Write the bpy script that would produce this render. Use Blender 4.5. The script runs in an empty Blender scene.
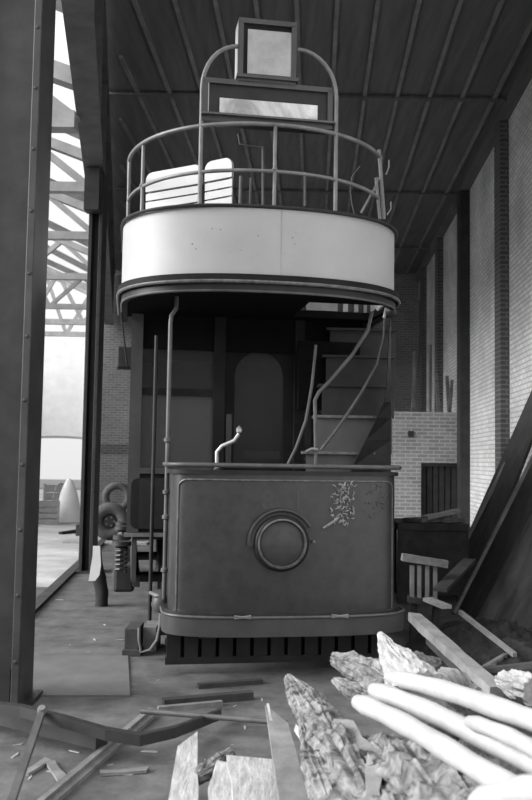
import bpy, math, random
from mathutils import Vector, Matrix, noise
R = math.radians
random.seed(7)
scene = bpy.context.scene
col = scene.collection

# ------------------------------------------------------------ camera, world, light, exposure
F = 862.0
EYE = Vector((0, 0, 1.55))
PITCH, ROLL = 4.0, 0.9
cam_rot = Matrix.Rotation(R(90 + PITCH), 3, 'X') @ Matrix.Rotation(R(ROLL), 3, 'Z')
cd = bpy.data.cameras.new('camera')
cd.sensor_fit = 'VERTICAL'; cd.sensor_height = 24; cd.lens = F / 800 * 24
cd.clip_start = .05; cd.clip_end = 500
cam = bpy.data.objects.new('camera', cd); col.objects.link(cam)
cam.location = EYE; cam.rotation_euler = cam_rot.to_euler()
scene.camera = cam
cd.dof.use_dof = True; cd.dof.focus_distance = 6.6; cd.dof.aperture_fstop = 2.2

w = bpy.data.worlds.new('overcast sky'); scene.world = w; w.use_nodes = True
wn = w.node_tree; wn.nodes.clear()
wo = wn.nodes.new('ShaderNodeOutputWorld'); wb = wn.nodes.new('ShaderNodeBackground')
tc = wn.nodes.new('ShaderNodeTexCoord'); sx = wn.nodes.new('ShaderNodeSeparateXYZ')
mr = wn.nodes.new('ShaderNodeMapRange')
mr.inputs['From Min'].default_value = -.1; mr.inputs['From Max'].default_value = .9
mr.inputs['To Min'].default_value = .45; mr.inputs['To Max'].default_value = 1.0
wn.links.new(tc.outputs['Generated'], sx.inputs[0]); wn.links.new(sx.outputs['Z'], mr.inputs['Value'])
wn.links.new(mr.outputs[0], wb.inputs['Strength'])
wb.inputs['Color'].default_value = (1, 1, 1, 1)
wn.links.new(wb.outputs[0], wo.inputs[0])

sd = bpy.data.lights.new('sun', 'SUN'); sd.energy = 4.2; sd.angle = R(35)
sun = bpy.data.objects.new('sun', sd); col.objects.link(sun)
sun.rotation_euler = Vector((.9, .22, -.40)).to_track_quat('-Z', 'Y').to_euler()
sun.location = (-8, -8, 12)

scene.view_settings.view_transform = 'Standard'
scene.view_settings.look = 'None'
scene.view_settings.gamma = 1
scene.view_settings.use_curve_mapping = False
scene.view_settings.exposure = 0.75

# ------------------------------------------------------------ helpers
def ray(px, py):
    return cam_rot @ Vector(((px - 266) / F, -(py - 400) / F, -1))
def at(px, py, Y):
    d = ray(px, py); return EYE + d * (Y / d.y)
def atz(px, py, z=0):
    d = ray(px, py); return EYE + d * ((z - EYE.z) / d.z)

def mat(name, v, rough=.8, metal=0., noise_amt=.25, scale=6., v2=None, bump=.0, spec=.5, dist=0., detail=6, stretch=None):
    m = bpy.data.materials.new(name); m.use_nodes = True
    nt = m.node_tree; b = nt.nodes['Principled BSDF']
    b.inputs['Roughness'].default_value = rough; b.inputs['Metallic'].default_value = metal
    b.inputs['Specular IOR Level'].default_value = spec
    t = nt.nodes.new('ShaderNodeTexCoord'); n = nt.nodes.new('ShaderNodeTexNoise')
    src = t.outputs['Object']
    if stretch:
        mp = nt.nodes.new('ShaderNodeMapping'); mp.inputs['Scale'].default_value = stretch
        nt.links.new(src, mp.inputs[0]); src = mp.outputs[0]
    nt.links.new(src, n.inputs['Vector'])
    n.inputs['Scale'].default_value = scale; n.inputs['Detail'].default_value = detail; n.inputs['Roughness'].default_value = .65
    n.inputs['Distortion'].default_value = dist
    r = nt.nodes.new('ShaderNodeValToRGB')
    lo = v * (1 - noise_amt); hi = v * (1 + noise_amt) if v2 is None else v2
    r.color_ramp.elements[0].position = .32; r.color_ramp.elements[1].position = .68
    r.color_ramp.elements[0].color = (lo, lo, lo, 1); r.color_ramp.elements[1].color = (hi, hi, hi, 1)
    nt.links.new(n.outputs['Fac'], r.inputs[0]); nt.links.new(r.outputs[0], b.inputs['Base Color'])
    if bump:
        bp = nt.nodes.new('ShaderNodeBump'); bp.inputs['Strength'].default_value = bump; bp.inputs['Distance'].default_value = .02
        nt.links.new(n.outputs['Fac'], bp.inputs['Height']); nt.links.new(bp.outputs[0], b.inputs['Normal'])
    return m

def brick_mat(name, a, b_, mortar, axis, rot=0., bw=.225, bh=.075):
    m = bpy.data.materials.new(name); m.use_nodes = True
    nt = m.node_tree; b = nt.nodes['Principled BSDF']; b.inputs['Roughness'].default_value = .9
    t = nt.nodes.new('ShaderNodeTexCoord'); s = nt.nodes.new('ShaderNodeSeparateXYZ'); c = nt.nodes.new('ShaderNodeCombineXYZ')
    nt.links.new(t.outputs['Object'], s.inputs[0])
    nt.links.new(s.outputs[axis], c.inputs['X']); nt.links.new(s.outputs['Z'], c.inputs['Y'])
    br = nt.nodes.new('ShaderNodeTexBrick')
    br.inputs['Scale'].default_value = 1; br.inputs['Brick Width'].default_value = bw; br.inputs['Row Height'].default_value = bh
    br.inputs['Mortar Size'].default_value = .011; br.inputs['Mortar Smooth'].default_value = .2
    br.inputs['Color1'].default_value = (a, a, a, 1); br.inputs['Color2'].default_value = (b_, b_, b_, 1)
    br.inputs['Mortar'].default_value = (mortar, mortar, mortar, 1)
    nt.links.new(c.outputs[0], br.inputs['Vector'])
    n = nt.nodes.new('ShaderNodeTexNoise'); n.inputs['Scale'].default_value = .9; n.inputs['Detail'].default_value = 6
    nt.links.new(t.outputs['Object'], n.inputs['Vector'])
    r = nt.nodes.new('ShaderNodeMapRange'); r.inputs['From Min'].default_value = .3; r.inputs['From Max'].default_value = .7
    r.inputs['To Min'].default_value = .72; r.inputs['To Max'].default_value = 1.12
    nt.links.new(n.outputs['Fac'], r.inputs['Value'])
    mx = nt.nodes.new('ShaderNodeMix'); mx.data_type = 'RGBA'; mx.blend_type = 'MULTIPLY'; mx.inputs[0].default_value = 1
    nt.links.new(br.outputs['Color'], mx.inputs[6]); nt.links.new(r.outputs[0], mx.inputs[7])
    nt.links.new(mx.outputs[2], b.inputs['Base Color'])
    bp = nt.nodes.new('ShaderNodeBump'); bp.inputs['Strength'].default_value = .5; bp.inputs['Distance'].default_value = .01
    bp.invert = True
    nt.links.new(br.outputs['Fac'], bp.inputs['Height']); nt.links.new(bp.outputs[0], b.inputs['Normal'])
    return m

def glass_mat(name, v, fac, rough=.15):
    m = bpy.data.materials.new(name); m.use_nodes = True
    nt = m.node_tree; nt.nodes.clear()
    o = nt.nodes.new('ShaderNodeOutputMaterial'); mx = nt.nodes.new('ShaderNodeMixShader')
    tr = nt.nodes.new('ShaderNodeBsdfTransparent'); p = nt.nodes.new('ShaderNodeBsdfPrincipled')
    p.inputs['Base Color'].default_value = (v, v, v, 1); p.inputs['Roughness'].default_value = rough
    mx.inputs[0].default_value = fac
    nt.links.new(tr.outputs[0], mx.inputs[1]); nt.links.new(p.outputs[0], mx.inputs[2]); nt.links.new(mx.outputs[0], o.inputs[0])
    return m

class MB:
    def __init__(s): s.v = []; s.f = []; s.sm = []; s.mi = []; s.m = 0
    def add(s, vs, fs, smooth=False):
        o = len(s.v); s.v += [Vector(v) for v in vs]
        for f in fs: s.f.append([i + o for i in f]); s.sm.append(smooth); s.mi.append(s.m)
        return s
    def box(s, lo, hi):
        x0, y0, z0 = lo; x1, y1, z1 = hi
        return s.add([(x0,y0,z0),(x1,y0,z0),(x1,y1,z0),(x0,y1,z0),(x0,y0,z1),(x1,y0,z1),(x1,y1,z1),(x0,y1,z1)],
                     [(0,3,2,1),(4,5,6,7),(0,1,5,4),(1,2,6,5),(2,3,7,6),(3,0,4,7)])
    def beam(s, p0, p1, wd, th, up=(0,0,1), w1=None, seg=1, rough=0., seed=0, point=0.):
        p0 = Vector(p0); p1 = Vector(p1); d = (p1 - p0); L = d.length; d.normalize()
        side = d.cross(Vector(up)); side.normalize(); u = side.cross(d)
        w1 = wd if w1 is None else w1
        vs = []
        for i in range(seg + 1):
            t = i / seg; c = p0 + d * L * t; ww = wd + (w1 - wd) * t
            for a, b in ((-1,-1),(1,-1),(1,1),(-1,1)):
                q = c + side * a * ww / 2 + u * b * th / 2
                if rough: q = q + side * noise.noise(Vector((t * L * 5, a * 3 + b, seed))) * rough + u * noise.noise(Vector((t * L * 6, a + b * 4, seed + 9))) * rough * .5
                if point and i == seg: q = q + d * (point if a < 0 else -point)
                vs.append(q)
        fs = [(3,2,1,0)]
        for i in range(seg):
            for k in range(4):
                k2 = (k + 1) % 4; fs.append((i*4+k, i*4+k2, i*4+4+k2, i*4+4+k))
        e = seg * 4; fs.append((e, e+1, e+2, e+3))
        return s.add(vs, fs)
    def tube(s, pts, r, n=10, close=False, rs=None, ru=None):
        pts = [Vector(p) for p in pts]; N = len(pts); vs = []; prev = None
        for i, p in enumerate(pts):
            if close: d = pts[(i+1) % N] - pts[i-1]
            else: d = pts[min(i+1, N-1)] - pts[max(i-1, 0)]
            d.normalize()
            if prev is None:
                u = Vector((0,0,1)) if abs(d.z) < .9 else Vector((1,0,0))
            else: u = prev
            a = u - d * u.dot(d); a.normalize(); b = d.cross(a); prev = a
            rr = rs[i] if rs else r
            for k in range(n):
                t = 2*math.pi*k/n; q = p + a*math.cos(t)*rr + b*math.sin(t)*rr
                if ru: q = q + (q - p) * ru(i, k, q)
                vs.append(q)
        fs = []
        for i in range(N if close else N-1):
            j = (i+1) % N
            for k in range(n): k2 = (k+1) % n; fs.append((i*n+k, i*n+k2, j*n+k2, j*n+k))
        s.add(vs, fs, True)
        if not close:
            o = len(s.v) - len(vs)
            s.f.append([o+k for k in range(n)][::-1]); s.sm.append(False); s.mi.append(s.m)
            s.f.append([o+(N-1)*n+k for k in range(n)]); s.sm.append(False); s.mi.append(s.m)
        return s
    def cyl(s, p0, p1, r, n=24, r1=None):
        return s.tube([p0, p1], r, n, rs=[r, r if r1 is None else r1])
    def ribbon(s, plan, z0, z1, th):
        # plan: open polyline seen from above; a wall of thickness th (towards the inside) between z0 and z1
        N = len(plan); vs = []
        for i, (x, y) in enumerate(plan):
            a = Vector(plan[max(i-1, 0)]); b = Vector(plan[min(i+1, N-1)]); d = (b - a).normalized(); nrm = Vector((-d.y, d.x))
            xi, yi = x + nrm.x*th, y + nrm.y*th
            vs += [(x,y,z0),(x,y,z1),(xi,yi,z1),(xi,yi,z0)]
        fs = [(0,1,2,3)]
        for i in range(N-1):
            for k in range(4): k2 = (k+1) % 4; fs.append((i*4+k, i*4+4+k, i*4+4+k2, i*4+k2))
        fs.append(tuple((N-1)*4+k for k in (3,2,1,0)))
        return s.add(vs, fs, True)
    def lathe(s, prof, c, axis, n=32):
        # prof: list of (radius, distance along axis)
        c = Vector(c); axis = Vector(axis).normalized()
        u = Vector((0,0,1)) if abs(axis.z) < .9 else Vector((1,0,0)); a = (u - axis*u.dot(axis)).normalized(); b = axis.cross(a)
        vs = []
        for r, h in prof:
            for k in range(n): t = 2*math.pi*k/n; vs.append(c + axis*h + a*math.cos(t)*r + b*math.sin(t)*r)
        fs = []
        for i in range(len(prof)-1):
            for k in range(n): k2 = (k+1) % n; fs.append((i*n+k, i*n+k2, (i+1)*n+k2, (i+1)*n+k))
        return s.add(vs, fs, True)
    def build(s, name, m, parent=None, bevel=0, origin=False):
        me = bpy.data.meshes.new(name)
        off = Vector((0,0,0))
        if origin and s.v:
            xs = [v.x for v in s.v]; ys = [v.y for v in s.v]; zs = [v.z for v in s.v]
            off = Vector(((min(xs)+max(xs))/2, (min(ys)+max(ys))/2, min(zs)))
        me.from_pydata([tuple(v - off) for v in s.v], [], s.f)
        for mm in (m if isinstance(m, (list, tuple)) else [m]): me.materials.append(mm)
        for p, sm, mi in zip(me.polygons, s.sm, s.mi): p.use_smooth = sm; p.material_index = mi
        me.update()
        o = bpy.data.objects.new(name, me); col.objects.link(o); o.location = off
        if parent is not None: o.parent = parent
        if bevel:
            b = o.modifiers.new('bevel', 'BEVEL'); b.width = bevel; b.segments = 2; b.limit_method = 'ANGLE'; b.angle_limit = R(40)
        elif any(s.sm):
            e = o.modifiers.new('split', 'EDGE_SPLIT'); e.split_angle = R(42)
        return o

def tag(o, label=None, cat=None, group=None, kind=None):
    if label: o['label'] = label
    if cat: o['category'] = cat
    if group: o['group'] = group
    if kind: o['kind'] = kind
    return o
def empty(name, loc, rz=0):
    o = bpy.data.objects.new(name, None); col.objects.link(o); o.empty_display_size = .2
    o.location = loc; o.rotation_euler = (0, 0, rz); return o
def structure(mb, name, m):
    o = mb.build(name, m); o['kind'] = 'structure'; return o

# ------------------------------------------------------------ materials
M = dict(
    sunlit_floor=mat('pale concrete', .42, .9, scale=.8, noise_amt=.35, v2=.62),
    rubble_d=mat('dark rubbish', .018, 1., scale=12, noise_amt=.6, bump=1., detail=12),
    floor=mat('dirt floor', .095, .95, scale=3.2, noise_amt=.5, bump=.8, detail=12),
    slab=mat('pale floor plate', .12, .9, scale=3, noise_amt=.2, bump=.1),
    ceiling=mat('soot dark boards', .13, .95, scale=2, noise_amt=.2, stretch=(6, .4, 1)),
    batten=mat('ceiling battens', .22, .9, scale=3),
    bwall=brick_mat('end wall brick', .22, .16, .3, 'X'),
    pwall=brick_mat('partition brick', .42, .30, .6, 'X'),
    rwall=brick_mat('whitewashed brick', .78, .64, .44, 'Y'),
    pier=brick_mat('dark brick pier', .10, .075, .18, 'X'),
    iron=mat('painted black iron', .028, .55, scale=5, noise_amt=.4),
    steel=mat('grey girder paint', .12, .7, scale=3, noise_amt=.3),
    truss=mat('truss paint', .35, .7, scale=3, noise_amt=.2),
    pale=mat('limewashed wall', .88, .9, scale=2, noise_amt=.08),
    glazing=glass_mat('roof glazing', .8, .07, .6),
    dash=mat('dark tram enamel', .024, .38, scale=9, noise_amt=.35, v2=.036, spec=.6, detail=10),
    trim=mat('dark varnished trim', .018, .5, scale=8, noise_amt=.3, spec=.3),
    bead=mat('worn edge bead', .10, .4, scale=20, noise_amt=.5),
    band=mat('off white canopy paint', .37, .55, scale=2.2, noise_amt=.07, detail=9),
    rail=mat('galvanised rail', .15, .45, scale=8, noise_amt=.3),
    rail_d=mat('dull handrail', .075, .45, scale=8, noise_amt=.3),
    seat=mat('white seat paint', .44, .6, scale=4, noise_amt=.06),
    body=mat('saloon dark paint', .013, .7, scale=5, noise_amt=.3, spec=.15),
    body_l=mat('saloon grey paint', .05, .5, scale=5, noise_amt=.25),
    shade_black=mat('saloon interior', .006, .9, scale=5, spec=.1),  # near black puts the shade under the canopy into the colour
    glass=glass_mat('saloon glass', .025, .4, .45),
    glass_l=glass_mat('reflection grey glass', .075, .6, .5),  # greyer pane, its reflection put into the colour
    opal=mat('opal blind', .55, .6, scale=3, noise_amt=.45, dist=1.5),
    opal2=mat('dusty blind glass', .34, .5, scale=3, noise_amt=.3),
    lens=mat('lamp blanking plate', .045, .6, scale=12, noise_amt=.3),
    stair=mat('stair sheet', .06, .5, scale=4, noise_amt=.25),
    brass=mat('worn brass handle', .45, .35, .6, scale=10),
    rubber=mat('tyre rubber', .10, .8, scale=6, noise_amt=.3),
    wood=mat('weathered pale timber', .34, .85, scale=7, noise_amt=.3, bump=.5, stretch=(5, 1, 5)),
    rot=mat('rotten splintered timber', .06, .95, scale=16, noise_amt=.75, v2=.32, bump=1., dist=.6, detail=10),
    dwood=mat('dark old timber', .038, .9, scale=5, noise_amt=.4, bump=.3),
    mwood=mat('grey old timber', .17, .9, scale=6, noise_amt=.35, bump=.4),
    pole=mat('peeled white pole', .35, .7, scale=6, noise_amt=.16, bump=.2),
    cloth=mat('pale cloth', .65, .9, scale=5, noise_amt=.1),
    black=mat('black sacking', .02, .95, scale=5),
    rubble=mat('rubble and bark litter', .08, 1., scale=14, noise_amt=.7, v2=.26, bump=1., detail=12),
    flake=mat('flaked paint', .22, .6, scale=30, noise_amt=.6),
    faint=mat('faded numerals', .048, .5, scale=30, noise_amt=.3),
)

# ------------------------------------------------------------ the setting
CZ = 7.2
def wallx(Y): return 2.927 + .0626 * Y          # face of right wall
def colx(Y): return -1.10 - .118 * Y             # right face of the stanchion line
BACK = 25.5
structure(MB().box((-30, -6, -.3), (12, 60, 0)), 'floor', M['floor'])
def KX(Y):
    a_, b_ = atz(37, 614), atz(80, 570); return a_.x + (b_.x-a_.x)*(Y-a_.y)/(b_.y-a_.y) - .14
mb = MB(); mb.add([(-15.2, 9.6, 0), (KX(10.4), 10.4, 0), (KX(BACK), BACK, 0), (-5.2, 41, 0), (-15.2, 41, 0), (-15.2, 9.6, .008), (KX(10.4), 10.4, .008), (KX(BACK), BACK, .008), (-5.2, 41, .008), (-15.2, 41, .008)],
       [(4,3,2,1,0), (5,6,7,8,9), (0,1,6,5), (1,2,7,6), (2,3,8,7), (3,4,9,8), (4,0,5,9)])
structure(mb, 'floor_left_bay', M['sunlit_floor'])  # pale tone stands in for sunlight on the bay floor
# right wall (runs at a slight angle)
a = Vector((wallx(-2), -2, 0)); b = Vector((wallx(BACK), BACK, 0))
ang = math.atan2(b.x - a.x, b.y - a.y)
o = structure(MB().box((0, -2, 0), (.5, 28, CZ + .3)), 'wall_right', M['rwall'])
o.rotation_euler = (0, 0, -ang); o.location = (wallx(0), 0, 0)
# end wall of the tram bay
structure(MB().box((-5.25, BACK, 0), (wallx(BACK) + .1, BACK + .4, CZ + .3)), 'wall_back', M['bwall'])
mb = MB(); mb.box((-5.2, BACK - .03, 1.7), (wallx(BACK), BACK, 1.95))
structure(mb, 'trim_1', M['pier'])
# low cross wall with boarded hatch
PY = 17.3
PX0, PX1 = 2.15, wallx(PY)
mb = MB(); hx0, hx1 = at(421, 500, PY).x, at(464, 500, PY).x
hz0, hz1 = at(440, 519, PY).z, at(440, 463, PY).z
PT = at(430, 412, PY).z
mb.box((PX0, PY, 0), (hx0, PY + .23, PT)); mb.box((hx1, PY, 0), (PX1 + .1, PY + .23, PT))
mb.box((hx0, PY, hz1), (hx1, PY + .23, PT)); mb.box((hx0, PY, 0), (hx1, PY + .23, hz0))
structure(mb, 'wall_partition', M['pwall'])
door = empty('door_1', ((hx0 + hx1) / 2, PY + .08, hz0)); door['kind'] = 'structure'
mb = MB(); n = 7; wd = (hx1 - hx0) / n; cx = (hx0 + hx1) / 2
for i in range(n):
    mb.box((hx0 - cx + i * wd + .012, 0, 0), (hx0 - cx + (i + 1) * wd - .012, .05, hz1 - hz0))
mb.box((hx0 - cx, .05, 0), (hx1 - cx, .09, hz1 - hz0))
mb.build('door_boards', M['dwood'], door)
MB().box((hx0 - cx, -.05, hz1 - hz0 - .07), (hx1 - cx, 0, hz1 - hz0)).build('door_rail', M['iron'], door)
tag(MB().box((at(408, 420, PY).x, PY - .02, at(408, 437, PY).z), (at(414, 420, PY).x, PY, at(408, 431, PY).z)).build('air_brick', M['iron'], origin=True),
    'small dark air brick high in the pale brick cross wall', 'air brick')

# ceiling: boarded underside with light battens
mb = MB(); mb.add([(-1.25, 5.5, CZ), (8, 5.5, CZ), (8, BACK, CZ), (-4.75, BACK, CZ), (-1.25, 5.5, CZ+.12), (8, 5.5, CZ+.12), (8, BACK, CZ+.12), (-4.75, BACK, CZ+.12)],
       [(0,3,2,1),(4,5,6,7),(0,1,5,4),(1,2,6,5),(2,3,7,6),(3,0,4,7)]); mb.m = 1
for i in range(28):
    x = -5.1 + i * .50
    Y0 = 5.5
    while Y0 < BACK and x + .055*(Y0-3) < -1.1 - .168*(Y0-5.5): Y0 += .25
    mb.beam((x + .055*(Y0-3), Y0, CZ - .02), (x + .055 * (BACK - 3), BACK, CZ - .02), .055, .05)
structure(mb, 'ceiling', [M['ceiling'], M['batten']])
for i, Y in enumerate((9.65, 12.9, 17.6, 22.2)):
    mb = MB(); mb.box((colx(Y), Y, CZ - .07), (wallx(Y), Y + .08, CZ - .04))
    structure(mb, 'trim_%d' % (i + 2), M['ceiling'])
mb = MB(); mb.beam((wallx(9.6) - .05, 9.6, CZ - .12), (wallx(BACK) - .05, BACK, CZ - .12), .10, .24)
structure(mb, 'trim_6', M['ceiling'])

# brick piers and stanchions on the right wall
def pier(Y, label, m='pier', wd=.34, pr=.14):
    x = wallx(Y)
    o = MB().box((x - pr, Y, 0), (x + .05, Y + wd, CZ - .24)).build('wall_pier', M[m], origin=True)
    tag(o, label, 'pier', 'piers along the right wall')
pier(9.9, 'dark brick pier on the right wall, just outside the right edge of view', wd=.3)
pier(13.25, 'dark toothed brick pier on the right wall, the nearest one in view')
pier(16.75, 'plain dark pier where the low cross wall meets the right wall', 'iron', .3, .19)
pier(20.4, 'thin dark brick pier just behind the low cross wall')
pier(23.6, 'farthest dark brick pier near the end wall')
def pipe(px, Y, y0, y1, r, m, name, label, cat):
    p0 = at(px, y0, Y); p1 = at(px, y1, Y); p1.z = max(p1.z, 0)
    tag(MB().tube([(p1.x, Y, p0.z), (p1.x, Y, p1.z)], r, 12).build(name, M[m], origin=True), label, cat)
pipe(480, 16.2, 440, 530, .07, 'pole', 'standing_pipe', 'white painted pipe standing by the plain dark pier', 'pipe')
pipe(429, 21.0, 345, 520, .06, 'pole', 'downpipe', 'pale pipe rising behind the low cross wall', 'pipe')
pipe(420, 24.4, 300, 520, .05, 'iron', 'downpipe', 'thin dark pipe in the far right corner of the shed', 'pipe')
# props standing behind the cross wall
for i, (xa, xb, ya) in enumerate(((436, 449, 374), (452, 440, 380), (447, 456, 376), (415, 409, 352))):
    p1 = at(xa, ya, 18.1 + i * .2); p0 = at(xb, 460, 17.8 + i * .2); p0.z = .02
    tag(MB().beam(p0, p1, .07, .05, (0, 1, 0)).build('timber_prop', M['mwood'], origin=True),
        ('thin timber prop behind the low cross wall, leaning right from the left', 'thin timber prop behind the low cross wall, leaning left to a cross', 'rightmost thin timber prop behind the low cross wall', 'leftmost thin prop near the tram, behind the cross wall')[i], 'timber', 'props behind the cross wall')

# ------------------------------------------------------------ stanchions and girder on the left
def stanchion(x0, x1, Y, top, label):
    r = empty('steel_stanchion', ((x0 + x1) / 2, Y, 0)); tag(r, label, 'column', 'steel stanchions of the shed')
    w2 = (x1 - x0) / 2; dp = .34
    MB().box((-w2 + .03, dp/2 - .02, 0), (w2 - .05, dp/2 + .02, top)).build('web', M['iron'], r, bevel=.004)
    MB().box((-w2, 0, 0), (-w2 + .05, dp, top)).build('flange', M['iron'], r, bevel=.006)
    MB().box((w2 - .05, 0, 0), (w2, dp, top)).build('flange', M['iron'], r, bevel=.006)
    mb = MB().box((-w2 - .05, -.06, 0), (w2 + .05, dp + .06, .03))
    for sx_ in (-1, 1):
        mb.add([(sx_*(w2-.06), .02, .03), (sx_*(w2-.06), .02, .25), (sx_*(w2-.06), dp/2, .25), (sx_*(w2-.06), dp/2, .03)], [(0,1,2,3)])
    mb.build('base_plate', M['iron'], r)
    for k in range(13):
        MB().lathe([(0, -.008), (.01, -.006), (.014, 0)], (w2 - .025, 0, .3 + k * .4), (0, 1, 0), 8).build('rivet', M['iron'], r)
    return r
stanchion(-2.12, at(33, 690, 5.69).x, 5.35, 5.5, 'near dark steel stanchion filling the left edge of view')
stanchion(at(78, 573, 11.7).x, at(97, 573, 12.04).x, 11.7, 5.5, 'farther dark steel stanchion between the bright bay and the tram')
# deep plate girder carried by the stanchions
g = empty('plate_girder', (0, 5, 5.5)); tag(g, 'deep grey plate girder running over both steel stanchions', 'girder')
gp0 = Vector((-1.62, 4.0, 0)); gp1 = Vector((-4.2, BACK, 0))
gp0 = Vector((at(79, 20, 7.6).x - .17 * (4 - 7.6) , 4.0, 0)); gq = at(94, 172, 11.8); gs = (gq.x - at(79, 20, 7.6).x) / (11.8 - 7.6)
gp0 = Vector((gq.x + gs * (4 - 11.8), 4, 0)); gp1 = Vector((gq.x + gs * (BACK - 11.9), BACK - .05, 0))
def gb(z0, z1, wd, nm, m='steel'):
    MB().beam(gp0 + Vector((0, -5, (z0+z1)/2 - 5.5)), gp1 + Vector((0, -5, (z0+z1)/2 - 5.5)), wd, z1 - z0).build(nm, M[m], g)
gb(5.5, 5.55, .27, 'bottom_flange'); gb(5.55, CZ - .15, .05, 'web'); gb(CZ - .16, CZ - .12, .3, 'top_flange')
for k in range(9):
    t = (k + .5) / 9; p = gp0.lerp(gp1, t)
    MB().box((p.x - .13, p.y - 5, .05), (p.x + .13, p.y - 4.97, CZ - 5.66)).build('stiffener', M['steel'], g)
# bracket at far stanchion head
q = at(94, 185, 11.6)
tag(MB().box((q.x - .1, 11.45, 4.9), (q.x + .1, 11.68, 5.48)).build('column_bracket', M['iron'], origin=True), 'dark bracket at the head of the farther stanchion', 'bracket')

# ------------------------------------------------------------ adjoining glazed bay on the left
def truss(Y, z, x0, x1, label, rise=2.2, m='truss', t=.12):
    r = empty('roof_truss', (x1, Y, z)); tag(r, label, 'roof truss', 'roof trusses of the glazed bay')
    L = x1 - x0; n = 10
    def P(x, zz): return Vector((x - x1, 0, zz - 0))
    top = lambda x: rise * (1 - abs((x - (x0+x1)/2) / (L/2))) + .5
    MB().beam(P(x0, 0), P(x1, 0), t, t).build('bottom_chord', M[m], r)
    xm = (x0+x1)/2
    MB().beam(P(x0, top(x0)), P(xm, top(xm)), t, t).build('top_chord', M[m], r)
    MB().beam(P(xm, top(xm)), P(x1, top(x1)), t, t).build('top_chord', M[m], r)
    for k in range(n):
        xa = x0 + L*k/n; xb = x0 + L*(k+1)/n
        mb = MB()
        if k % 2 == 0: mb.beam(P(xa, 0), P(xb, top(xb)), t*.7, t*.7)
        else: mb.beam(P(xa, top(xa)), P(xb, 0), t*.7, t*.7)
        mb.build('brace', M[m], r)
for Y, z, tt in ((9.8, 5.45, .2), (14, 6.0, .16), (17.5, 6.1, .16), (22, 6.2, .16), (27, 6.3, .16), (32, 6.6, .2), (38, 7.0, .2)):
    lab = {9.8: 'nearest roof truss of the bright glazed bay, above the gap between stanchions',
           14: 'second roof truss of the bright bay', 17.5: 'third roof truss of the bright bay', 22: 'fourth roof truss of the bright bay',
           27: 'fifth roof truss of the bright bay', 32: 'sixth roof truss, deep in the bright bay', 38: 'farthest roof truss before the pale end wall'}[Y]
    truss(Y, z, -15, gq.x + gs * (min(Y, BACK) - 11.8) - .14, lab, t=tt)
# roof of that bay: glazing panes between sheeted strips
mb = MB(); gm = MB(); RX0 = -15.2
def gx(Y): return gq.x + gs * (min(Y, BACK) - 11.8) - .2
def slab(m_, xa0, xa1, za0, za1, xb0, xb1, ya, yb, t=.03):
    m_.add([(xa0,ya,za0),(xa1,ya,za1),(xb1,yb,za1),(xb0,yb,za0),(xa0,ya,za0+t),(xa1,ya,za1+t),(xb1,yb,za1+t),(xb0,yb,za0+t)],
           [(0,3,2,1),(4,5,6,7),(0,1,5,4),(1,2,6,5),(2,3,7,6),(3,0,4,7)])
edges = [4.5, 8, 9.7, 10.4, 14, 14.7, 18, 18.8, 22, 22.8, BACK, 27, 31, 32, 38, 41]
for k, (ya, yb) in enumerate(zip(edges, edges[1:])):
    m_ = mb if k in (2, 4, 6, 8, 10) else gm
    xm0, xm1 = (RX0 + gx(ya)) / 2, (RX0 + gx(yb)) / 2
    slab(m_, RX0, xm0, 7.0, 9.6, RX0, xm1, ya, yb); slab(m_, xm0, gx(ya), 9.6, 7.0, xm1, gx(yb), ya, yb)
structure(mb, 'ceiling_left_bay', M['truss'])
structure(gm, 'window_1', M['glazing'])
# far end wall of the bright bay with a segmental arch
FY = 41; ac = at(60, 437, FY); AX, AT, AW = ac.x, ac.z, 3.2
mb = MB(); N = 24; ZT = 10
arc = [(AX - AW + 2*AW*i/N, AT - .9 + .9*math.sqrt(max(0, 1 - ((-1 + 2*i/N))**2 * .9)) ) for i in range(N+1)]
mb.box((-16, FY, 0), (AX - AW, FY + .4, ZT)); mb.box((AX + AW, FY, 0), (1, FY + .4, ZT))
for (xa, za), (xb, zb) in zip(arc, arc[1:]):
    mb.add([(xa,FY,za),(xb,FY,zb),(xb,FY,ZT),(xa,FY,ZT),(xa,FY+.4,za),(xb,FY+.4,zb),(xb,FY+.4,ZT),(xa,FY+.4,ZT)],
           [(0,1,2,3),(7,6,5,4),(0,4,5,1)])
structure(mb, 'wall_left_bay', M['pale'])
mb = MB()
for (xa, za), (xb, zb) in zip(arc, arc[1:]): mb.beam((xa, FY - .03, za), (xb, FY - .03, zb), .1, .07, (0, 1, 0))
structure(mb, 'trim_7', M['truss'])
structure(MB().box((-16, 14, 0), (-15.25, FY, 6.8)), 'wall_left', M['pale'])
# low kerb along the stanchions
k0 = atz(37, 614); k1 = atz(80, 570); d = (k1 - k0).normalized()
mb = MB().beam(k0 - d * .3 + Vector((-.08, 0, .012)), k1 + d * 6 + Vector((-.08, 0, .012)), .12, .05)
structure(mb, 'trim_8', M['dwood'])
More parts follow.
